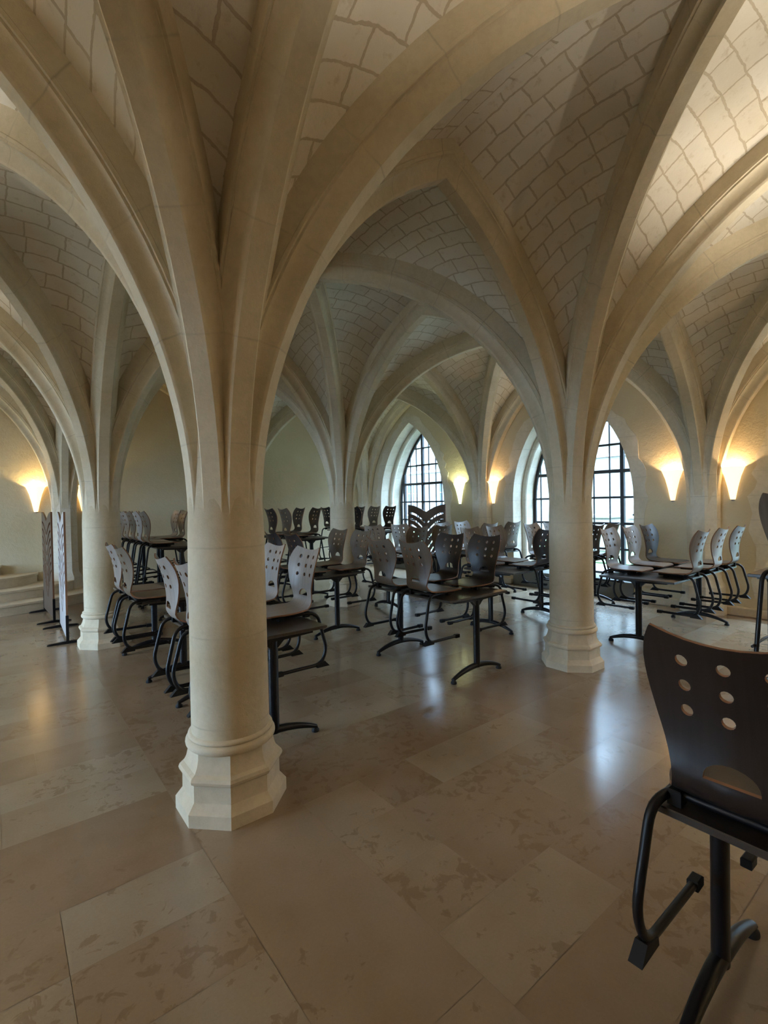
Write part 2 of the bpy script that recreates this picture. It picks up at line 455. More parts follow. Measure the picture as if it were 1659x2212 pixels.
# webs
vb = MB(); NT, NS = 22, 9
VT, VD = 0.215, 0.205
for i in range(nx-1):
    for j in range(ny-1):
        O = Vector(((GX[i]+GX[i+1])/2, (GY[j]+GY[j+1])/2))
        cs = [Vector((GX[i],GY[j])), Vector((GX[i+1],GY[j])), Vector((GX[i+1],GY[j+1])), Vector((GX[i],GY[j+1]))]
        for k in range(4):
            for (P, Q) in ((cs[k], cs[(k+1)%4]), (cs[(k+1)%4], cs[k])):
                dT = (Q-P).normalized(); LT = (Q-P).length; dD = (O-P).normalized(); LD = (O-P).length*2
                pT, RT = arch(LT, RISE); pD, RD = arch(LD, RISE-0.02)
                flip = dT.cross(dD) > 0
                vs = []; uv = []
                for a in range(NT+1):
                    t = a/NT; x1, z1 = pT(t, VT); x2, z2 = pD(t, VD)
                    q1 = P+dT*x1; q2 = P+dD*x2
                    for s in range(NS+1):
                        w_ = s/NS; bulge = 0.10*math.sin(PI*w_)*min(1, t*1.5)
                        q = q1.lerp(q2, w_); z = z1+(z2-z1)*w_+bulge
                        vs.append((q.x, q.y, z)); ln = (q2-q1).length
                        uv.append((w_*ln*(1 if flip else -1)+i*1.7+j*3.1+k*0.9, t*RD*1.42+k*0.31))
                fs = []
                for a in range(NT):
                    for s in range(NS):
                        q = (a*(NS+1)+s, (a+1)*(NS+1)+s, (a+1)*(NS+1)+s+1, a*(NS+1)+s+1)
                        fs.append(q if flip else q[::-1])
                vb.add(vs, fs, 0, uv)
o = vb.obj('ceiling', [M['vault']], smooth=True); struct(o)

# ------------------------------------------------------------------ columns
def octa(cx, cy, af, z, n=8):
    r = af/2/math.cos(PI/8); return [(cx+r*math.cos(PI/8+PI*k/4), cy+r*math.sin(PI/8+PI*k/4), z) for k in range(8)]
BASE = [(0.545,0),(0.545,0.066),(0.485,0.105),(0.478,0.11),(0.476,0.195),(0.482,0.20),(0.505,0.208),(0.512,0.222),(0.500,0.238),(0.462,0.25),(0.435,0.28),(0.420,0.315),(0.418,0.345)]
def column(cx, cy, label, group=None):
    t = empty('stone_column', (cx, cy, 0))
    tag(t, label, 'column', group)
    b = MB(); b.rings([octa(0, 0, a, z) for a, z in BASE]); 
    tor = [(0.20,0.335)]+[(0.213+0.026*math.cos(a), 0.366+0.026*math.sin(a)) for a in [(-0.45+0.9*i/8)*PI for i in range(9)]]+[(0.222,0.393),(0.226,0.400),(0.224,0.408),(0.214,0.413),(0.20,0.42)]
    base = b.obj('base', [M['base']], t, sharp=20)
    c = MB(); c.lathe(tor, n=48, cap=False); c.obj('base_moulding', [M['base']], t, sharp=60)
    s = MB(); s.lathe([(0.207,0.40),(0.2055,0.9),(0.2035,1.30),(0.2020,1.48),(0.196,1.62),(0.185,1.85),(0.17,2.3),(0.16,2.9)], n=48, cap=False); s.obj('shaft', [M['stone']], t, sharp=60)
    return t
column(GX[2], GY[2], 'large round stone column in the left foreground, ribs fanning out above it')
column(GX[3], GY[2], 'round stone column standing in front of the right pointed window')
column(GX[2], GY[3], 'round stone column at the left beside the pale folding screen')
column(GX[3], GY[3], 'farthest round stone column, seen between the high tables and the left window')
for i in (1, 2, 3):
    for j in (1, 2, 3):
        if i >= 2 and j >= 2: continue
        column(GX[i], GY[j], 'round stone column outside the view of the photo', 'columns outside the view')
# half columns against the walls
def respond(cx, cy):
    b = MB(); f = 0.40
    b.rings([octa(cx, cy, a, z) for a, z in [(0.56,0),(0.56,0.16),(0.50,0.20),(0.50,0.38),(0.47,0.42),(0.42,0.46),(0.40,0.50),(0.385,0.9),(0.385,2.8)]], cap=False)
    trim(b, [M['ashlar']], sharp=20)
for j in range(ny): respond(GX[-1], GY[j]); respond(GX[0], GY[j])
for i in range(1, nx-1): respond(GX[i], GY[-1]); respond(GX[i], GY[0])

# ------------------------------------------------------------------ walls with pointed openings
HW, ZB, ZSP, ZAP = 1.17, 0.26, 1.62, 3.62
def pointed(c, hw, z0, zsp, zap, n=14, grow=0.0):
    hw += grow; zap += grow*1.3; rise = zap-zsp; Rr = (rise*rise+hw*hw)/(2*hw); th = math.asin(min(1, rise/Rr))
    pts = [(c-hw, z0)]
    pts += [(c-hw+Rr-Rr*math.cos(th*i/n), zsp+Rr*math.sin(th*i/n)) for i in range(n+1)]
    pts += [(c+hw-Rr+Rr*math.cos(th*i/n), zsp+Rr*math.sin(th*i/n)) for i in range(n-1, -1, -1)]
    pts += [(c+hw, z0)]
    return pts
WIN_R = [0.72, 4.85, 9.08]            # on the courtyard wall
WIN_L = [4.71, 8.6]             # on the opposite wall
def wall_open(name, X, sgn, cs, y0, y1):
    outer = [(y0, -0.0), (y1, -0.0), (y1, 4.75), (y0, 4.75)]
    holes = [pointed(c, HW, ZB, ZSP, ZAP) for c in cs]
    V, T = cdt(outer, holes)
    front = lambda v: (X, v[0], v[1]); back = lambda v: (X+sgn*WT, v[0], v[1])
    vs, fs, ms, uv = solid(V, T, front, back, 0, 0, 1)
    o = mesh_obj(name, vs, fs, [M['plaster'], M['ashlar']], False, None, uv, ms)
    bm = bmesh.new(); bm.from_mesh(o.data); bmesh.ops.recalc_face_normals(bm, faces=bm.faces); bm.to_mesh(o.data); bm.free()
    return struct(o)
wall_open('wall_right', XW, 1, WIN_R, YF-WT, YB+WT)
wall_open('wall_left', XL, -1, WIN_L, YF-WT, YB+WT)
b = MB(); b.box(XL, XW, YB, YB+WT, 0, 4.75); struct(b.obj('wall_back', [M['plaster']]))
b = MB(); b.box(XL, XW, YF-WT, YF, 0, 4.75); struct(b.obj('wall_front', [M['plaster']]))
b = MB(); b.box(XL-WT, XW+WT, YF-WT, YB+WT, 4.75, 4.95); struct(b.obj('ceiling_slab', [M['concrete']]))
# stone quoins round the openings, flush but irregular at the outside
def quoins(X, sgn, c, seed):
    r = random.Random(seed); inn = pointed(c, HW, ZB, ZSP, ZAP, 12); 
    outp = []
    n = len(inn)
    for k, (y, z) in enumerate(pointed(c, HW, ZB, ZSP, ZAP, 12, grow=0.2)):
        outp.append((y+(0.03*r.uniform(-1,1)), z+0.03*r.uniform(-1,1) if 0 < k < n-1 else z))
    m = MB()
    dense_i = []; dense_o = []
    for k in range(n-1):
        steps = 6 if k in (0, n-2) else 2
        for s in range(steps):
            t = s/steps; jig = r.uniform(-0.045, 0.07)
            yi = inn[k][0]+(inn[k+1][0]-inn[k][0])*t; zi = inn[k][1]+(inn[k+1][1]-inn[k][1])*t
            yo = outp[k][0]+(outp[k+1][0]-outp[k][0])*t; zo = outp[k][1]+(outp[k+1][1]-outp[k][1])*t
            yo += jig*(1 if yo > c else -1)
            dense_i.append((yi, zi)); dense_o.append((yo, zo))
    dense_i.append(inn[-1]); dense_o.append(outp[-1])
    vs = []; uv = []
    for (a, b_) in zip(dense_i, dense_o):
        vs += [(X-sgn*0.006, a[0], a[1]), (X-sgn*0.006, b_[0], b_[1]), (X+sgn*0.004, b_[0], b_[1])]
        uv += [(0,0)]*3
    fs = []
    for k in range(len(dense_i)-1):
        a = k*3; q1 = (a, a+3, a+4, a+1); q2 = (a+1, a+4, a+5, a+2)
        fs += [q1 if sgn < 0 else q1[::-1], q2 if sgn < 0 else q2[::-1]]
    m.add(vs, fs, 0, uv); trim(m, [M['ashlar']])
    # roll moulding inside the reveal
    mm = MB(); ins = pointed(c, HW-0.035, ZB, ZSP, ZAP-0.045, 14)
    path = [(X+sgn*0.33, y, z) for y, z in ins]
    mm.tube(fillet(path, 0.0001, 1), 0.055, 10); trim(mm, [M['ashlar']], sharp=50)
for q, c in enumerate(WIN_R): quoins(XW, 1, c, q)
for q, c in enumerate(WIN_L): quoins(XL, -1, c, q+10)

# windows
def window(n, X, sgn, c, thick, thin):
    root = empty('window_%d' % n, (X, c, 0)); struct(root)
    f = MB(); lim = pointed(0, HW, ZB, ZSP, ZAP, 20)
    path = [(0, y*0.975, z-0.02 if z > ZSP else z) for y, z in lim]
    f.tube(path, 0.035, 6)
    def ztop(y):
        yy = abs(y); rise = ZAP-ZSP; Rr = (rise*rise+HW*HW)/(2*HW); dx = HW-yy
        return ZSP+math.sqrt(max(0, Rr*Rr-(Rr-dx)**2))
    def half(z):
        if z <= ZSP: return HW
        rise = ZAP-ZSP; Rr = (rise*rise+HW*HW)/(2*HW); return HW-Rr+math.sqrt(max(0, Rr*Rr-(z-ZSP)**2))
    for y in thick: f.box(-0.03, 0.03, y-0.032, y+0.032, ZB, ztop(abs(y)+0.03))
    for y in thin: f.box(-0.012, 0.012, y-0.009, y+0.009, ZB, ztop(abs(y)+0.01))
    for z, h in ((ZB+0.03, 0.03), (0.74, 0.018), (1.20, 0.022), (1.67, 0.018), (2.14, 0.03), (2.62, 0.018), (3.06, 0.015)):
        hw = half(z+h); f.box(-0.025, 0.025, -hw, hw, z-h, z+h)
    f.obj('window_frame', [M['iron']], root)
    V, T = cdt(pointed(0, HW, ZB, ZSP, ZAP), [])
    vs, fs, ms, uv = solid(V, T, lambda v: (-0.002, v[0], v[1]), lambda v: (0.002, v[0], v[1]), 0, 0, 0)
    mesh_obj('glass', vs, fs, [M['glass']], False, root, uv, ms)
    # daylight portal just outside the glass
    ld = bpy.data.lights.new('window_daylight_portal', 'AREA'); ld.shape = 'RECTANGLE'; ld.size = 2*HW; ld.size_y = ZAP-ZB
    lo = bpy.data.objects.new('window_daylight_portal', ld); COL.objects.link(lo)
    lo.location = (X+sgn*0.12, c, (ZAP+ZB)/2)
    lo.rotation_euler = (0, PI/2, 0) if sgn > 0 else (0, -PI/2, 0)
    lo.rotation_euler = Vector((sgn, 0, 0)).to_track_quat('Z', 'Y').to_euler()
    ld.cycles.is_portal = True
    return root
wr = {4.85: ([-0.66, 0.05, 0.75], [-0.43, -0.13, 0.35, 1.0]), 9.08: ([0.28, 1.0, -0.62], [0.05, -0.2, 0.52, 0.76, -0.4, -0.85]), 0.72: ([-0.6, 0.1, 0.7], [-0.3, 0.4])}
for q, c in enumerate(WIN_R): window(q+1, XW+0.70, 1, c, *wr[c])
for q, c in enumerate(WIN_L): window(q+4, XL-0.45, -1, c, [-0.6, 0.0, 0.6], [-0.3, 0.3])
# low concrete sill blocks under the courtyard windows
for q, c in enumerate(WIN_R):
    b = MB(); b.bbox(XW-0.035, XW+0.66, c-HW+0.005, c+HW-0.005, 0.0, 0.285, 0.006); trim(b, [M['concrete']])
# stone plinth along the walls
def plinth(name, x0, x1, y0, y1):
    b = MB(); b.bbox(x0, x1, y0, y1, 0, 0.11, 0.012); struct(b.obj(name, [M['base']]))
ed = [YF]+sum([[c-HW-0.02, c+HW+0.02] for c in WIN_R], [])+[YB]
b = MB()
for k in range(0, len(ed), 2): b.bbox(XW-0.07, XW+0.02, ed[k], ed[k+1], 0, 0.12, 0.012)
struct(b.obj('baseboard_right', [M['base']]))
b = MB(); b.bbox(XL, XW, YB-0.06, YB+0.02, 0, 0.10, 0.012); struct(b.obj('baseboard_back', [M['base']]))

# ------------------------------------------------------------------ curved steps against the back wall
st = empty('curved_stone_steps', (-0.86, YB-0.02, 0)); tag(st, 'curved stone steps against the back wall at the left edge', 'steps')
for k, (rx, ry) in enumerate(((2.56,1.46),(2.04,1.16),(1.44,0.86),(0.92,0.56))):
    z0, z1 = 0.17*k, 0.17*(k+1); b = MB(); n = 40
    def rg(g, z): return [((rx+g)*math.cos(PI+PI*i/n), (ry+g)*math.sin(PI+PI*i/n), z) for i in range(n+1)]
    b.rings([rg(-0.015, z0), rg(-0.015, z1-0.045), rg(0.0, z1-0.04), rg(0.004, z1-0.02), rg(0.0, z1-0.004), rg(-0.006, z1)])
    b.obj('step', [M['base']], st, sharp=25)

# ------------------------------------------------------------------ wall lamps
def sconce(loc, nrm, label, mat, col, power=18):
    t = empty('wall_sconce', loc, math.atan2(nrm[1], nrm[0])); tag(t, label, 'wall lamp', 'cone wall lamps')
    b = MB(); n = 20; rs = []
    for (r, z) in ((0.030,0.0),(0.036,0.03),(0.062,0.17),(0.098,0.32),(0.138,0.43),(0.150,0.45)):
        rs.append([(0.0+r*math.cos(-PI/2+PI*i/n)*1.0, r*math.sin(-PI/2+PI*i/n), z) for i in range(n+1)])
    for (r, z) in ((0.146,0.45),(0.133,0.43),(0.092,0.32),(0.056,0.17),(0.030,0.04)):
        rs.append([(0.0+r*math.cos(-PI/2+PI*i/n)*1.0, r*math.sin(-PI/2+PI*i/n), z) for i in range(n+1)])
    b.rings(rs, cap=False, closed=False); b.obj('lamp_shade', [mat], t, sharp=40)
    k = MB(); k.lathe([(0.0,-0.022),(0.018,-0.018),(0.03,0.0),(0.034,0.02)], 0.0, 0, 16); k.box(0.0, 0.02, -0.03, 0.03, 0.1, 0.3); k.obj('bracket', [M['white']], t, sharp=40)
    ld = bpy.data.lights.new('sconce_bulb', 'POINT'); ld.energy = power*LAMP; ld.color = col; ld.shadow_soft_size = 0.02
    lo = bpy.data.objects.new('sconce_bulb', ld); COL.objects.link(lo); lo.parent = t; lo.location = (0.055, 0, 0.365)
    return t
WARM = (1.0, 0.68, 0.36); NEUT = (1.0, 0.90, 0.74)
sconce((XW, 3.10, 1.60), (-1,0), 'glowing cone lamp right of the window, just left of the right wall pier', M['shade'], WARM)
sconce((XW, 2.33, 1.60), (-1,0), 'glowing cone lamp nearest the right edge of the photo', M['shade'], WARM)
sconce((XW, 6.50, 1.60), (-1,0), 'orange glowing cone lamp right of the pier between the two windows', M['shade'], WARM)
sconce((XW, 7.42, 1.60), (-1,0), 'yellow green glowing cone lamp beside the left pointed window', M['shadec'], (0.92, 1.0, 0.55))
sconce((0.58, YB, 1.60), (0,-1), 'glowing cone lamp on the back wall above the curved steps', M['shade'], (1.0, 0.72, 0.30))
sconce((1.32, YB, 1.60), (0,-1), 'cone lamp on the back wall mostly hidden behind the left column', M['shade'], (1.0, 0.72, 0.30))
for (x, y, nn) in ((XL, -0.9, (1,0)), (XL, 2.2, (1,0)), (XL, 7.0, (1,0)), (4.0, YF, (0,1)), (4.9, YF, (0,1)), (XW, -0.95, (-1,0)), (XW, -1.9, (-1,0))):  # unseen wall lamps, added as up-lights for the vault
    sconce((x, y, 1.60), nn, 'unseen cone wall lamp added to brighten the vault', M['shade'], NEUT, 150)
for (x, y, nn) in ((GX[2]+0.20, GY[1], (1,0)), (GX[3]-0.20, GY[1], (-1,0)), (GX[1]+0.20, GY[2], (1,0)), (GX[1]+0.20, GY[3], (1,0)), (GX[3]+0.20, GY[1], (1,0))):  # more up-lights added on unseen columns to brighten vault and ribs
    sconce((x, y, 1.60), nn, 'unseen cone wall lamp added to brighten the vault', M['shade'], NEUT, 160)

# ------------------------------------------------------------------ chairs
def shell(depth=0.40, back=0.48, seat_z=0.0):
    """bent plywood: 2D outline (a, s), s along the profile from the seat front to the top of the back"""
    rb = 0.075; ls = depth-rb*0.6; arc_len = rb*(PI/2-0.12); lb = back-rb
    Lt = ls+arc_len+lb; lean = 0.20
    def prof(s):
        if s < ls:
            y = depth-s; z = seat_z - 0.012*max(0, (s < 0.08))*((0.08-s)/0.08)**2 - 0.006*math.sin(PI*s/ls)
            return y, z, Vector((0, -1, 0))
        yb, zb = depth-ls, seat_z
        if s < ls+arc_len:
            th = (s-ls)/rb; return yb-rb*math.sin(th), zb+rb*(1-math.cos(th)), Vector((0, -math.cos(th), math.sin(th)))
        th = arc_len/rb; y0 = yb-rb*math.sin(th); z0 = zb+rb*(1-math.cos(th)); q = s-ls-arc_len
        bend = q/lb
        return y0-q*lean*(0.6+0.4*bend)+0.018*math.sin(PI*bend), z0+q*0.992, Vector((0, -lean, 1)).normalized()
    keys = [(0,0.150),(0.012,0.178),(0.05,0.198),(0.14,0.205),(ls-0.12,0.200),(ls-0.06,0.190),(ls-0.015,0.176),(ls+arc_len*0.45,0.146),(ls+arc_len,0.137),(ls+arc_len+0.05,0.149),
            (Lt-0.305,0.165),(Lt-0.255,0.182),(Lt-0.205,0.196),(Lt-0.155,0.205),(Lt-0.12,0.207),(Lt-0.085,0.204),(Lt-0.045,0.193),(Lt-0.012,0.177),(Lt,0.169)]
    def hw(s):
        for (a, b), (c, d) in zip(keys, keys[1:]):
            if a <= s <= c:
                t = (s-a)/(c-a); t = t if (a < 0.012 or a > Lt-0.05) else t; return b+(d-b)*t
        return keys[-1][1]
    ss = [0,0.006,0.02,0.05]+[0.05+(Lt-0.06)*i/26 for i in range(1, 27)]+[Lt-0.004, Lt]
    right = [(hw(s), s) for s in ss]; left = [(-hw(s), s) for s in reversed(ss)]
    top = [(x, Lt-0.021*(1-(x/0.16)**2)) for x in (0.12, 0.08, 0.04, 0, -0.04, -0.08, -0.12)]
    outer = right+top+left
    def circ(cx, cy, r, n=14): return [(cx+r*math.cos(2*PI*i/n), cy+r*math.sin(2*PI*i/n)) for i in range(n)]
    holes = [circ(cx, Lt-q, 0.0155) for q in (0.078, 0.148, 0.218) for cx in (-0.095, 0, 0.095)]
    s0 = Lt-0.385; holes.append([(0.062, s0)]+[(0.062*math.cos(PI*i/12), s0+0.006+0.048*math.sin(PI*i/12)) for i in range(0, 13)]+[(-0.062, s0)])
    V, T = cdt(outer, holes, 0.035)
    def mp(v, off):
        a, s = v[0], v[1]; y, z, t = prof(max(0, min(Lt, s))); nrm = Vector((0, t.z, -t.y))
        if nrm.z < 0 and s < ls: nrm = -nrm
        nrm = Vector((0, t.z, -t.y))
        # seat: t=(0,-1,0) -> nrm=(0,0,1); back: t=(0,0,1) -> nrm=(0,1,0) (towards the sitter)
        k = max(0.0, min(1.0, (s-ls)/(arc_len+0.08)))
        dish = (a*a)*(1.1*k+0.12*(1-k))
        p = Vector((a, y, z))+nrm*(off+dish); return (p.x, p.y, p.z)
    vs, fs, ms, uv = solid(V, T, lambda v: mp(v, 0.0055), lambda v: mp(v, -0.0055), 0, 0, 1)
    return vs, fs, ms, uv
SH = shell()
SHELL_MESH = {}
def shell_mesh(kind):
    if kind not in SHELL_MESH:
        vs, fs, ms, uv = SH
        o = mesh_obj('shell', vs, fs, [M[kind], M['edge']], True, None, uv, ms)
        bm = bmesh.new(); bm.from_mesh(o.data); bmesh.ops.recalc_face_normals(bm, faces=bm.faces)
        for e in bm.edges: e.smooth = e.calc_face_angle(0) < 0.9 if len(e.link_faces) == 2 else False
        bm.to_mesh(o.data); bm.free(); SHELL_MESH[kind] = o.data; bpy.data.objects.remove(o)
    return SHELL_MESH[kind]

def make_chair(kind, H=0.45, name='plywood_chair'):
    """origin on the floor plane under the bend of the back; +y is where the seat points"""
    r = 0.0135; zt = H-0.03
    t = empty(name)
    me = shell_mesh(kind); o = bpy.data.objects.new('shell', me); COL.objects.link(o); o.parent = t; o.location = (0, 0, H-0.006)
    for s in (-1, 1):
        b = MB(); out = 0.102 if H < 0.6 else 0.125
        path = fillet([(s*0.125, 0.33, zt), (s*0.150, 0.10, zt), (s*0.188, -0.030, zt-0.004), (s*0.203, -out, 0.125), (s*0.198, -out+0.050, r), (s*0.190, 0.31, r)],
                      [0.08, 0.075, 0.085, 0.07], 7)
        b.tube(path, r, 10); b.obj('side_frame', [M['tube']], t, sharp=50)
        c = MB(); y0 = -out+0.035
        c.add([(s*0.199-0.019,y0-0.052,-0.006),(s*0.199+0.019,y0-0.052,-0.006),(s*0.199+0.019,y0+0.06,-0.004),(s*0.199-0.019,y0+0.06,-0.004),
               (s*0.199-0.017,y0-0.012,0.036),(s*0.199+0.017,y0-0.012,0.036),(s*0.199+0.017,y0+0.06,0.018),(s*0.199-0.017,y0+0.06,0.018)],
              [(0,3,2,1),(4,5,6,7),(0,1,5,4),(1,2,6,5),(2,3,7,6),(3,0,4,7)])
        c.obj('heel_glide', [M['rubber']], t)
        c = MB(); c.bbox(s*0.190-0.017, s*0.190+0.017, 0.275, 0.325, -0.004, 0.030, 0.004); c.obj('toe_cap', [M['rubber']], t)
    b = MB(); b.tube([(-0.126, 0.30, zt), (0.126, 0.30, zt)], r*0.9, 8); b.obj('cross_bar', [M['tube']], t, sharp=50); b = MB(); b.tube([(-0.160, 0.05, zt), (0.160, 0.05, zt)], r*0.9, 8)
    b.obj('cross_bar', [M['tube']], t, sharp=50)
    for s in (-1, 1):
        for y in (0.045, 0.255):
            b = MB(); x = s*(0.150 if y < 0.1 else 0.132); b.bbox(x-0.018, x+0.018, y-0.022, y+0.022, zt-0.030, zt+0.016, 0.003); b.obj('table_pad', [M['rubber']], t)
    if H > 0.6:
        b = MB(); zr = 0.27
        b.tube(fillet([(-0.209,-0.15,zr),(-0.205,0.06,zr+0.015),(-0.19,0.20,zr+0.02),(0.19,0.20,zr+0.02),(0.205,0.06,zr+0.015),(0.209,-0.15,zr)], 0.09, 6), 0.009, 8)
        b.obj('footrest', [M['tube']], t, sharp=50)
    return t
PROTO = {}; 
def place_chair(x, y, face, zt, kind, label, group, high=False):
    key = (kind, high)
    H = 0.76 if high else 0.45
    if key not in PROTO:
        PROTO[key] = make_chair(kind, H, 'high_plywood_chair' if high else 'plywood_chair'); c = PROTO[key]
    else: c = copy_tree(PROTO[key])
    # the pads stand on the table top: pad bottom = H-0.03-0.030
    c.location = (x, y, zt-(H-0.060)+0.001); c.rotation_euler = (0, 0, {'+x': -PI/2, '-x': PI/2, '+y': 0, '-y': PI}[face]+rnd.uniform(-0.035, 0.035))
    tag(c, label, 'chair', group); return c

# ------------------------------------------------------------------ tables
def make_table(name, length, width, zt, legs):
    t = empty(name)
    b = MB(); w2, l2 = width/2, length/2
    b.bbox(-w2, w2, -l2, l2, zt-0.022, zt, 0.003); o = b.obj('tabletop', [M['top']], t)
    u = o.data.uv_layers[0]
    for p in o.data.polygons:
        for li in p.loop_indices:
            v = o.data.vertices[o.data.loops[li].vertex_index].co; u.data[li].uv = (v.x, v.y)
    b = MB(); b.box(-0.03, 0.03, legs[0], legs[-1], zt-0.062, zt-0.022); b.obj('beam', [M['tube']], t)
    for y in legs:
        b = MB(); b.rings([[(0.034*math.cos(2*PI*k/20), y+0.027*math.sin(2*PI*k/20), z) for k in range(20)] for z in (0.085, zt-0.05)]); b.obj('pedestal', [M['tube']], t, sharp=50)
        b = MB(); hh = 0.30*width/0.8
        b.add([(-hh,y-0.02,zt-0.022),(hh,y-0.02,zt-0.022),(hh,y+0.02,zt-0.022),(-hh,y+0.02,zt-0.022),(-hh,y-0.02,zt-0.042),(hh,y-0.02,zt-0.042),(hh,y+0.02,zt-0.042),(-hh,y+0.02,zt-0.042),
               (-0.075,y-0.02,zt-0.052),(0.075,y-0.02,zt-0.052),(0.075,y+0.02,zt-0.052),(-0.075,y+0.02,zt-0.052),(-0.03,y-0.02,zt-0.095),(0.03,y-0.02,zt-0.095),(0.03,y+0.02,zt-0.095),(-0.03,y+0.02,zt-0.095)],
              [(0,1,2,3),(0,4,5,1),(2,6,7,3),(3,7,4,0),(1,5,6,2),(4,8,9,5),(6,10,11,7),(7,11,8,4),(5,9,10,6),(8,12,13,9),(10,14,15,11),(11,15,12,8),(9,13,14,10),(12,15,14,13)])
        b.obj('top_bracket', [M['tube']], t)
        b = MB(); n = 24; rs = []
        for i in range(n+1):
            x = -0.325+0.65*i/n; q = 1-(abs(x)/0.325)**2.0; z = 0.035+0.068*q; h = 0.013+0.010*q; wd = 0.019+0.008*q
            rs.append([(x, y+wd*math.cos(2*PI*k/12), z+h*math.sin(2*PI*k/12)*1.15) for k in range(12)])
        b.rings(rs); b.obj('foot', [M['tube']], t, sharp=50)
        for s in (-1, 1):
            b = MB(); b.lathe([(0.026,0.0),(0.028,0.006),(0.026,0.018),(0.017,0.026),(0.015,0.04)], s*0.315, y, 16); b.obj('glide', [M['rubber']], t, sharp=40)
    return t
TP = {}
def table(cx, cy, axis, zt, label, length=1.2, width=0.8, high=False, legs=(-0.55, 0.55)):
    key = (length, width, zt, legs)
    if key not in TP: TP[key] = make_table('high_table' if high else 'dining_table', length, width, zt, legs); t = TP[key]
    else: t = copy_tree(TP[key])
    t.location = (cx, cy, 0); t.rotation_euler = (0, 0, 0 if axis == 'y' else PI/2)
    tag(t, label, 'table', 'high tables along the back wall' if high else 'dark pedestal tables'); return t
ZT, ZH = 0.76, 1.06
G1 = 'chairs hung on the low tables'; G2 = 'tall chairs hung on the high tables'
def chairs_y(cx, zt, left, right, hw=0.4, high=False, off=0.025):
    if high: hw = 0.35
    """table running along Y: chairs on its -x side (left) and +x side (right): (y, kind, label)"""
    g = G2 if high else G1
    for (y, k, lb) in left: place_chair(cx-hw-0.055, y, '+x', zt, k, lb, g, high)
    for (y, k, lb) in right: place_chair(cx+hw+0.055, y, '-x', zt, k, lb, g, high)
def chairs_x(cy, zt, near, far, hw=0.4, high=False):
    for (x, k, lb) in near: place_chair(x, cy-hw-0.04, '+y', zt, k, lb, G1, high)
    for (x, k, lb) in far: place_chair(x, cy+hw+0.04, '-y', zt, k, lb, G1, high)

# T1: centre table
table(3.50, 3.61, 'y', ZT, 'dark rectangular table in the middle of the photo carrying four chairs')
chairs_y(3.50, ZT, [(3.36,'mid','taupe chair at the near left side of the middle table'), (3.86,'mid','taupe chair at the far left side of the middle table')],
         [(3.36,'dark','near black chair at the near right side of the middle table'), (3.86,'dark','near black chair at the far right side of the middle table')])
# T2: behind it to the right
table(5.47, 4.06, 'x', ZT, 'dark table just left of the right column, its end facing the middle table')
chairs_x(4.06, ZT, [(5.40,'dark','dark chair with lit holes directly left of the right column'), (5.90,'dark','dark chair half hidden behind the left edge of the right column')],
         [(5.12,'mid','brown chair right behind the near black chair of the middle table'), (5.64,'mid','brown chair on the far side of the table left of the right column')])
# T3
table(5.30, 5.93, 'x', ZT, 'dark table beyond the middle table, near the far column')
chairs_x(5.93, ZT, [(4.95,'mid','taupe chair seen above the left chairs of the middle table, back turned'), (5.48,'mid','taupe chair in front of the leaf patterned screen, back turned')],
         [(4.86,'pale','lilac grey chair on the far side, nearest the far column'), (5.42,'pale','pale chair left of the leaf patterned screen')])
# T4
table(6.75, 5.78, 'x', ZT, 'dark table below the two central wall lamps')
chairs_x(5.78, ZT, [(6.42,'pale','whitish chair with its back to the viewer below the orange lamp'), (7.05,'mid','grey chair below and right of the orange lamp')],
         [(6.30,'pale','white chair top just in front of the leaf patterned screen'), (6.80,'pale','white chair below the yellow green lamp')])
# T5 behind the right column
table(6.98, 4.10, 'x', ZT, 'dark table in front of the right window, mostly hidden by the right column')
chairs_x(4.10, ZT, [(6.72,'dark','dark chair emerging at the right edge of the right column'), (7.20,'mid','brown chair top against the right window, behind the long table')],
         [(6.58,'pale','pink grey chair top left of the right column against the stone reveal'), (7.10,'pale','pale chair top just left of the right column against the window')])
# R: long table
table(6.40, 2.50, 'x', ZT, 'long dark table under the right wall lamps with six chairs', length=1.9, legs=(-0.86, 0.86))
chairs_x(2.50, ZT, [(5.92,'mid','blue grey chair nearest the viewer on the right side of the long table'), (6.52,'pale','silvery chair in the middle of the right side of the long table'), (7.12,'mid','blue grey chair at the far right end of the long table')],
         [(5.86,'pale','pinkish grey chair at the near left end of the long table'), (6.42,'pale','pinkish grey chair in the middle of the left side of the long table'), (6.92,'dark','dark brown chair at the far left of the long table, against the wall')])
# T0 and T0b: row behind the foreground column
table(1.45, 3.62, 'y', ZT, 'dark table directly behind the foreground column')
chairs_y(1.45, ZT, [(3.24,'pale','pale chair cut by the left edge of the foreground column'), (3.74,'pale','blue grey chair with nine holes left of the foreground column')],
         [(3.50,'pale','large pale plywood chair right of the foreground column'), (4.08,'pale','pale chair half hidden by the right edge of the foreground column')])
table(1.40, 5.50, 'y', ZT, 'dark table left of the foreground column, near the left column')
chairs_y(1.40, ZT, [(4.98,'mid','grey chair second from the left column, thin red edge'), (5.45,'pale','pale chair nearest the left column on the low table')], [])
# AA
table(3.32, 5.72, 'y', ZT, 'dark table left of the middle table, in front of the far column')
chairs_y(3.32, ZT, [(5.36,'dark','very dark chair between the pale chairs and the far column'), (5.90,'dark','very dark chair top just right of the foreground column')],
         [(5.32,'mid','tan chair beside the far column, nearest on its table'), (5.88,'mid','dull grey chair just left of the far column')])
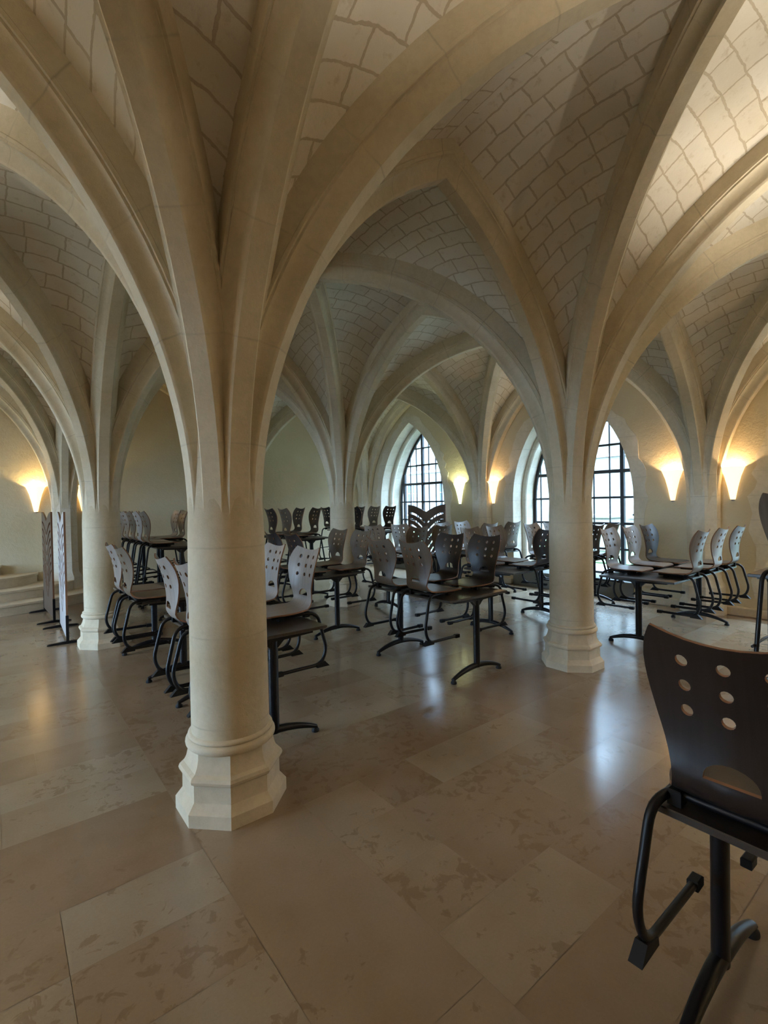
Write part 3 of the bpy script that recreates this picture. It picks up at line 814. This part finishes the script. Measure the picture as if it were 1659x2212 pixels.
# high tables along the back wall
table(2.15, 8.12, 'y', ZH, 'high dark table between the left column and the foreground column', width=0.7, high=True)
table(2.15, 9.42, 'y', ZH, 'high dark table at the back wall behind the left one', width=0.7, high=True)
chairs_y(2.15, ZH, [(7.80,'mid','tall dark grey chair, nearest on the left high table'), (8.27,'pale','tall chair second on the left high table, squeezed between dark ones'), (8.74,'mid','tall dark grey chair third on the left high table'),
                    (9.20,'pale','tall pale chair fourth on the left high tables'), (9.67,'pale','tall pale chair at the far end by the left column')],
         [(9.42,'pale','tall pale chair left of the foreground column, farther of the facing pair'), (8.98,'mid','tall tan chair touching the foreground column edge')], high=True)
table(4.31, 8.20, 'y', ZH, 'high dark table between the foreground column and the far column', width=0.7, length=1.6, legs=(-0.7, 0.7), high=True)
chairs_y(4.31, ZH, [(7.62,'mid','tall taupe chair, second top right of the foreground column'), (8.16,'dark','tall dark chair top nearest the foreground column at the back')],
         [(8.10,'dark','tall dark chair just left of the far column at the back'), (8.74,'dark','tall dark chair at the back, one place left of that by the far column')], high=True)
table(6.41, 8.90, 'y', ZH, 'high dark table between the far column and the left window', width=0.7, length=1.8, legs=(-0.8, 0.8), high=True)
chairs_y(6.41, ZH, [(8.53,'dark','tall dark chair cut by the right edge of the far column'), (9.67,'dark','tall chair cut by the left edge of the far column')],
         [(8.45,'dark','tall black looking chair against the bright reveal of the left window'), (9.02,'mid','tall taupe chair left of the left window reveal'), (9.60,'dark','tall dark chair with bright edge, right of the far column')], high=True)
# near table, lower right corner
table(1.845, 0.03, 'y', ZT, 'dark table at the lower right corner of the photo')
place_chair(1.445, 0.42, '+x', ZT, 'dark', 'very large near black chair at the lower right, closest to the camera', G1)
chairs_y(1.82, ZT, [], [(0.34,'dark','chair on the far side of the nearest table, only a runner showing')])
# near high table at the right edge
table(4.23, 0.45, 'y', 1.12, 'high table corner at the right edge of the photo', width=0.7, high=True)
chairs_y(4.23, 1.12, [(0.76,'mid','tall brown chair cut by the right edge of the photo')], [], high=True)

# ------------------------------------------------------------------ leaf patterned screens
def slot(cx, cz, pts, w0, w1, n=8):
    """rounded slot along a 2D polyline"""
    P = [Vector(p) for p in pts]; Lf = []; Rg = []
    for i, p in enumerate(P):
        t = (P[min(i+1, len(P)-1)]-P[max(0, i-1)]).normalized(); nn = Vector((-t.y, t.x)); wd = w0+(w1-w0)*i/(len(P)-1)
        Lf.append(p+nn*wd); Rg.append(p-nn*wd)
    t0 = (P[0]-P[1]).normalized(); t1 = (P[-1]-P[-2]).normalized()
    cap0 = [P[0]+t0*w0*math.cos(a)+Vector((-t0.y, t0.x))*w0*math.sin(a) for a in (PI/4, 0, -PI/4)]
    cap1 = [P[-1]+t1*w1*math.cos(a)+Vector((-t1.y, t1.x))*w1*math.sin(a) for a in (PI/4, 0, -PI/4)]
    return [tuple(v) for v in (Lf+cap1[::1]+Rg[::-1]+cap0[::1])]
def make_screen(mat, label, loc, rz):
    t = empty('leaf_screen', loc, rz); tag(t, label, 'room divider', 'leaf patterned screens')
    W, H0, H1 = 1.06, 0.06, 1.60
    def topz(x): x = abs(x)/(W/2); return 1.46+0.14*math.sin(min(1, x)*PI/2)
    outer = [(-W/2, H0), (W/2, H0)]+[(W/2*(1-i/10), topz(W/2*(1-i/10))) for i in range(0, 21)]
    holes = []
    for s in (-1, 1):
        for k in range(7):
            z0 = 1.37-0.165*k
            gap = 0.20 if k % 2 == 0 else 0.33
            for (a, b_) in ((0.045, gap-0.018), (gap+0.018, 0.455)):
                pts = []
                for i in range(8):
                    x = a+(b_-a)*i/7; pts.append((s*x, z0-0.13+(0.20+0.05*k)*math.sin(min(1, x/0.50)*PI/2)))
                holes.append(slot(0, 0, pts, 0.019, 0.019))
    V, T = cdt(outer, holes)
    vs, fs, ms, uv = solid(V, T, lambda v: (v[0], -0.011, v[1]), lambda v: (v[0], 0.011, v[1]), 0, 0, 1)
    o = mesh_obj('panel', vs, fs, [mat, M['edge']], False, t, uv, ms)
    bm = bmesh.new(); bm.from_mesh(o.data); bmesh.ops.recalc_face_normals(bm, faces=bm.faces); bm.to_mesh(o.data); bm.free()
    for s in (-1, 1):
        b = MB(); b.bbox(s*(W/2+0.008)-0.012, s*(W/2+0.008)+0.012, -0.016, 0.016, 0.0, 0.34, 0.003); b.obj('post', [M['tube']], t)
        b = MB(); x = s*(W/2-0.0)
        b.rings([[(x-wd, y, 0.0), (x+wd, y, 0.0), (x+wd, y, h), (x-wd, y, h)] for y, wd, h in ((-0.21,0.010,0.012),(-0.19,0.018,0.02),(0,0.022,0.035),(0.19,0.018,0.02),(0.21,0.010,0.012))])
        b.obj('foot', [M['tube']], t)
    return t
make_screen(M['screenp'], 'pale screen seen nearly edge on beside the left column', (0.665, 7.60, 0), PI/2-0.024)
make_screen(M['screen'], 'brown screen seen nearly edge on in front of the curved steps', (0.61, 9.06, 0), PI/2+0.04)
make_screen(M['screen'], 'brown screen with leaf cut outs in front of the left window', (6.46, 6.86, 0), PI/2-0.02)

# ------------------------------------------------------------------ courtyard outside
b = MB(); b.box(XW+WT, 60, -40, 60, -0.30, -0.05); struct(b.obj('ground', [M['gravel']]))
b = MB(); b.box(12.5, 19.5, -20, 34, -0.05, -0.01); tag(b.obj('lawn', [M['lawn']]), 'green courtyard lawn outside the right window', 'lawn', kind='stuff')
b = MB(); b.box(-60, XL-WT-0.3, -40, 60, -0.30, -0.05); struct(b.obj('ground', [M['gravel']]))
fx = 22.5
root = empty('courtyard_building', (fx, 8, 0)); tag(root, 'pale stone building with white windows seen through the glass', 'building')
FW = []
for lv, (z0, z1) in enumerate(((0.9,3.0),(4.3,6.3),(7.4,9.2))):
    for k in range(-8, 13): FW.append((k*3.1+0.6, z0, z1))
outer = [(-28, -0.1), (42, -0.1), (42, 10.2), (-28, 10.2)]
b = MB(); 
V, T = cdt([(-28,-0.1),(42,-0.1),(42,10.2),(-28,10.2)], [[(y-0.55,z0),(y+0.55,z0),(y+0.55,z1),(y-0.55,z1)] for (y, z0, z1) in FW])
vs, fs, ms, uv = solid(V, T, lambda v: (0, v[0]-8, v[1]), lambda v: (0.5, v[0]-8, v[1]), 0, 0, 1)
mesh_obj('facade_wall', vs, fs, [M['facade'], M['white']], False, root, uv, ms)
b = MB(); b.box(-0.12, 0.0, -36, 34, 3.65, 3.82); b.box(-0.25, 0.1, -36, 34, 10.0, 10.35); b.obj('string_course', [M['white']], root)
b = MB(); b.add([(-0.4,-36,10.3),(-0.4,34,10.3),(4.5,34,13.0),(4.5,-36,13.0)], [(0,3,2,1)]); b.obj('roof', [mat_simple('slate', (0.12,0.13,0.15), 0.6)], root)
for (y, z0, z1) in FW:
    if not (-4 < y < 32): continue
    yy = y-8; b = MB()
    b.box(0.15, 0.19, yy-0.55, yy+0.55, z0, z0+0.08); b.box(0.15, 0.19, yy-0.55, yy+0.55, z1-0.08, z1)
    for q in (-0.51, 0, 0.51): b.box(0.15, 0.19, yy+q-0.045, yy+q+0.045, z0, z1)
    for q in (0.36, 0.68): b.box(0.16, 0.18, yy-0.55, yy+0.55, z0+(z1-z0)*q-0.025, z0+(z1-z0)*q+0.025)
    b.box(-0.10, 0.06, yy-0.68, yy+0.68, z0-0.12, z0)
    wn = b.obj('window', [M['white']], root)
    c = MB(); c.box(0.20, 0.22, yy-0.55, yy+0.55, z0, z1); c.obj('pane', [M['pane']], wn)
b = MB(); b.bbox(-0.45, 0.45, -0.45, 0.45, 0, 1.05, 0.03); b.bbox(-0.52, 0.52, -0.52, 0.52, 1.05, 1.18, 0.03)
o = b.obj('stone_pedestal', [M['concrete']]); o.location = (15.6, 8.2, -0.01); tag(o, 'grey stone block on the lawn seen through the right window', 'pedestal')
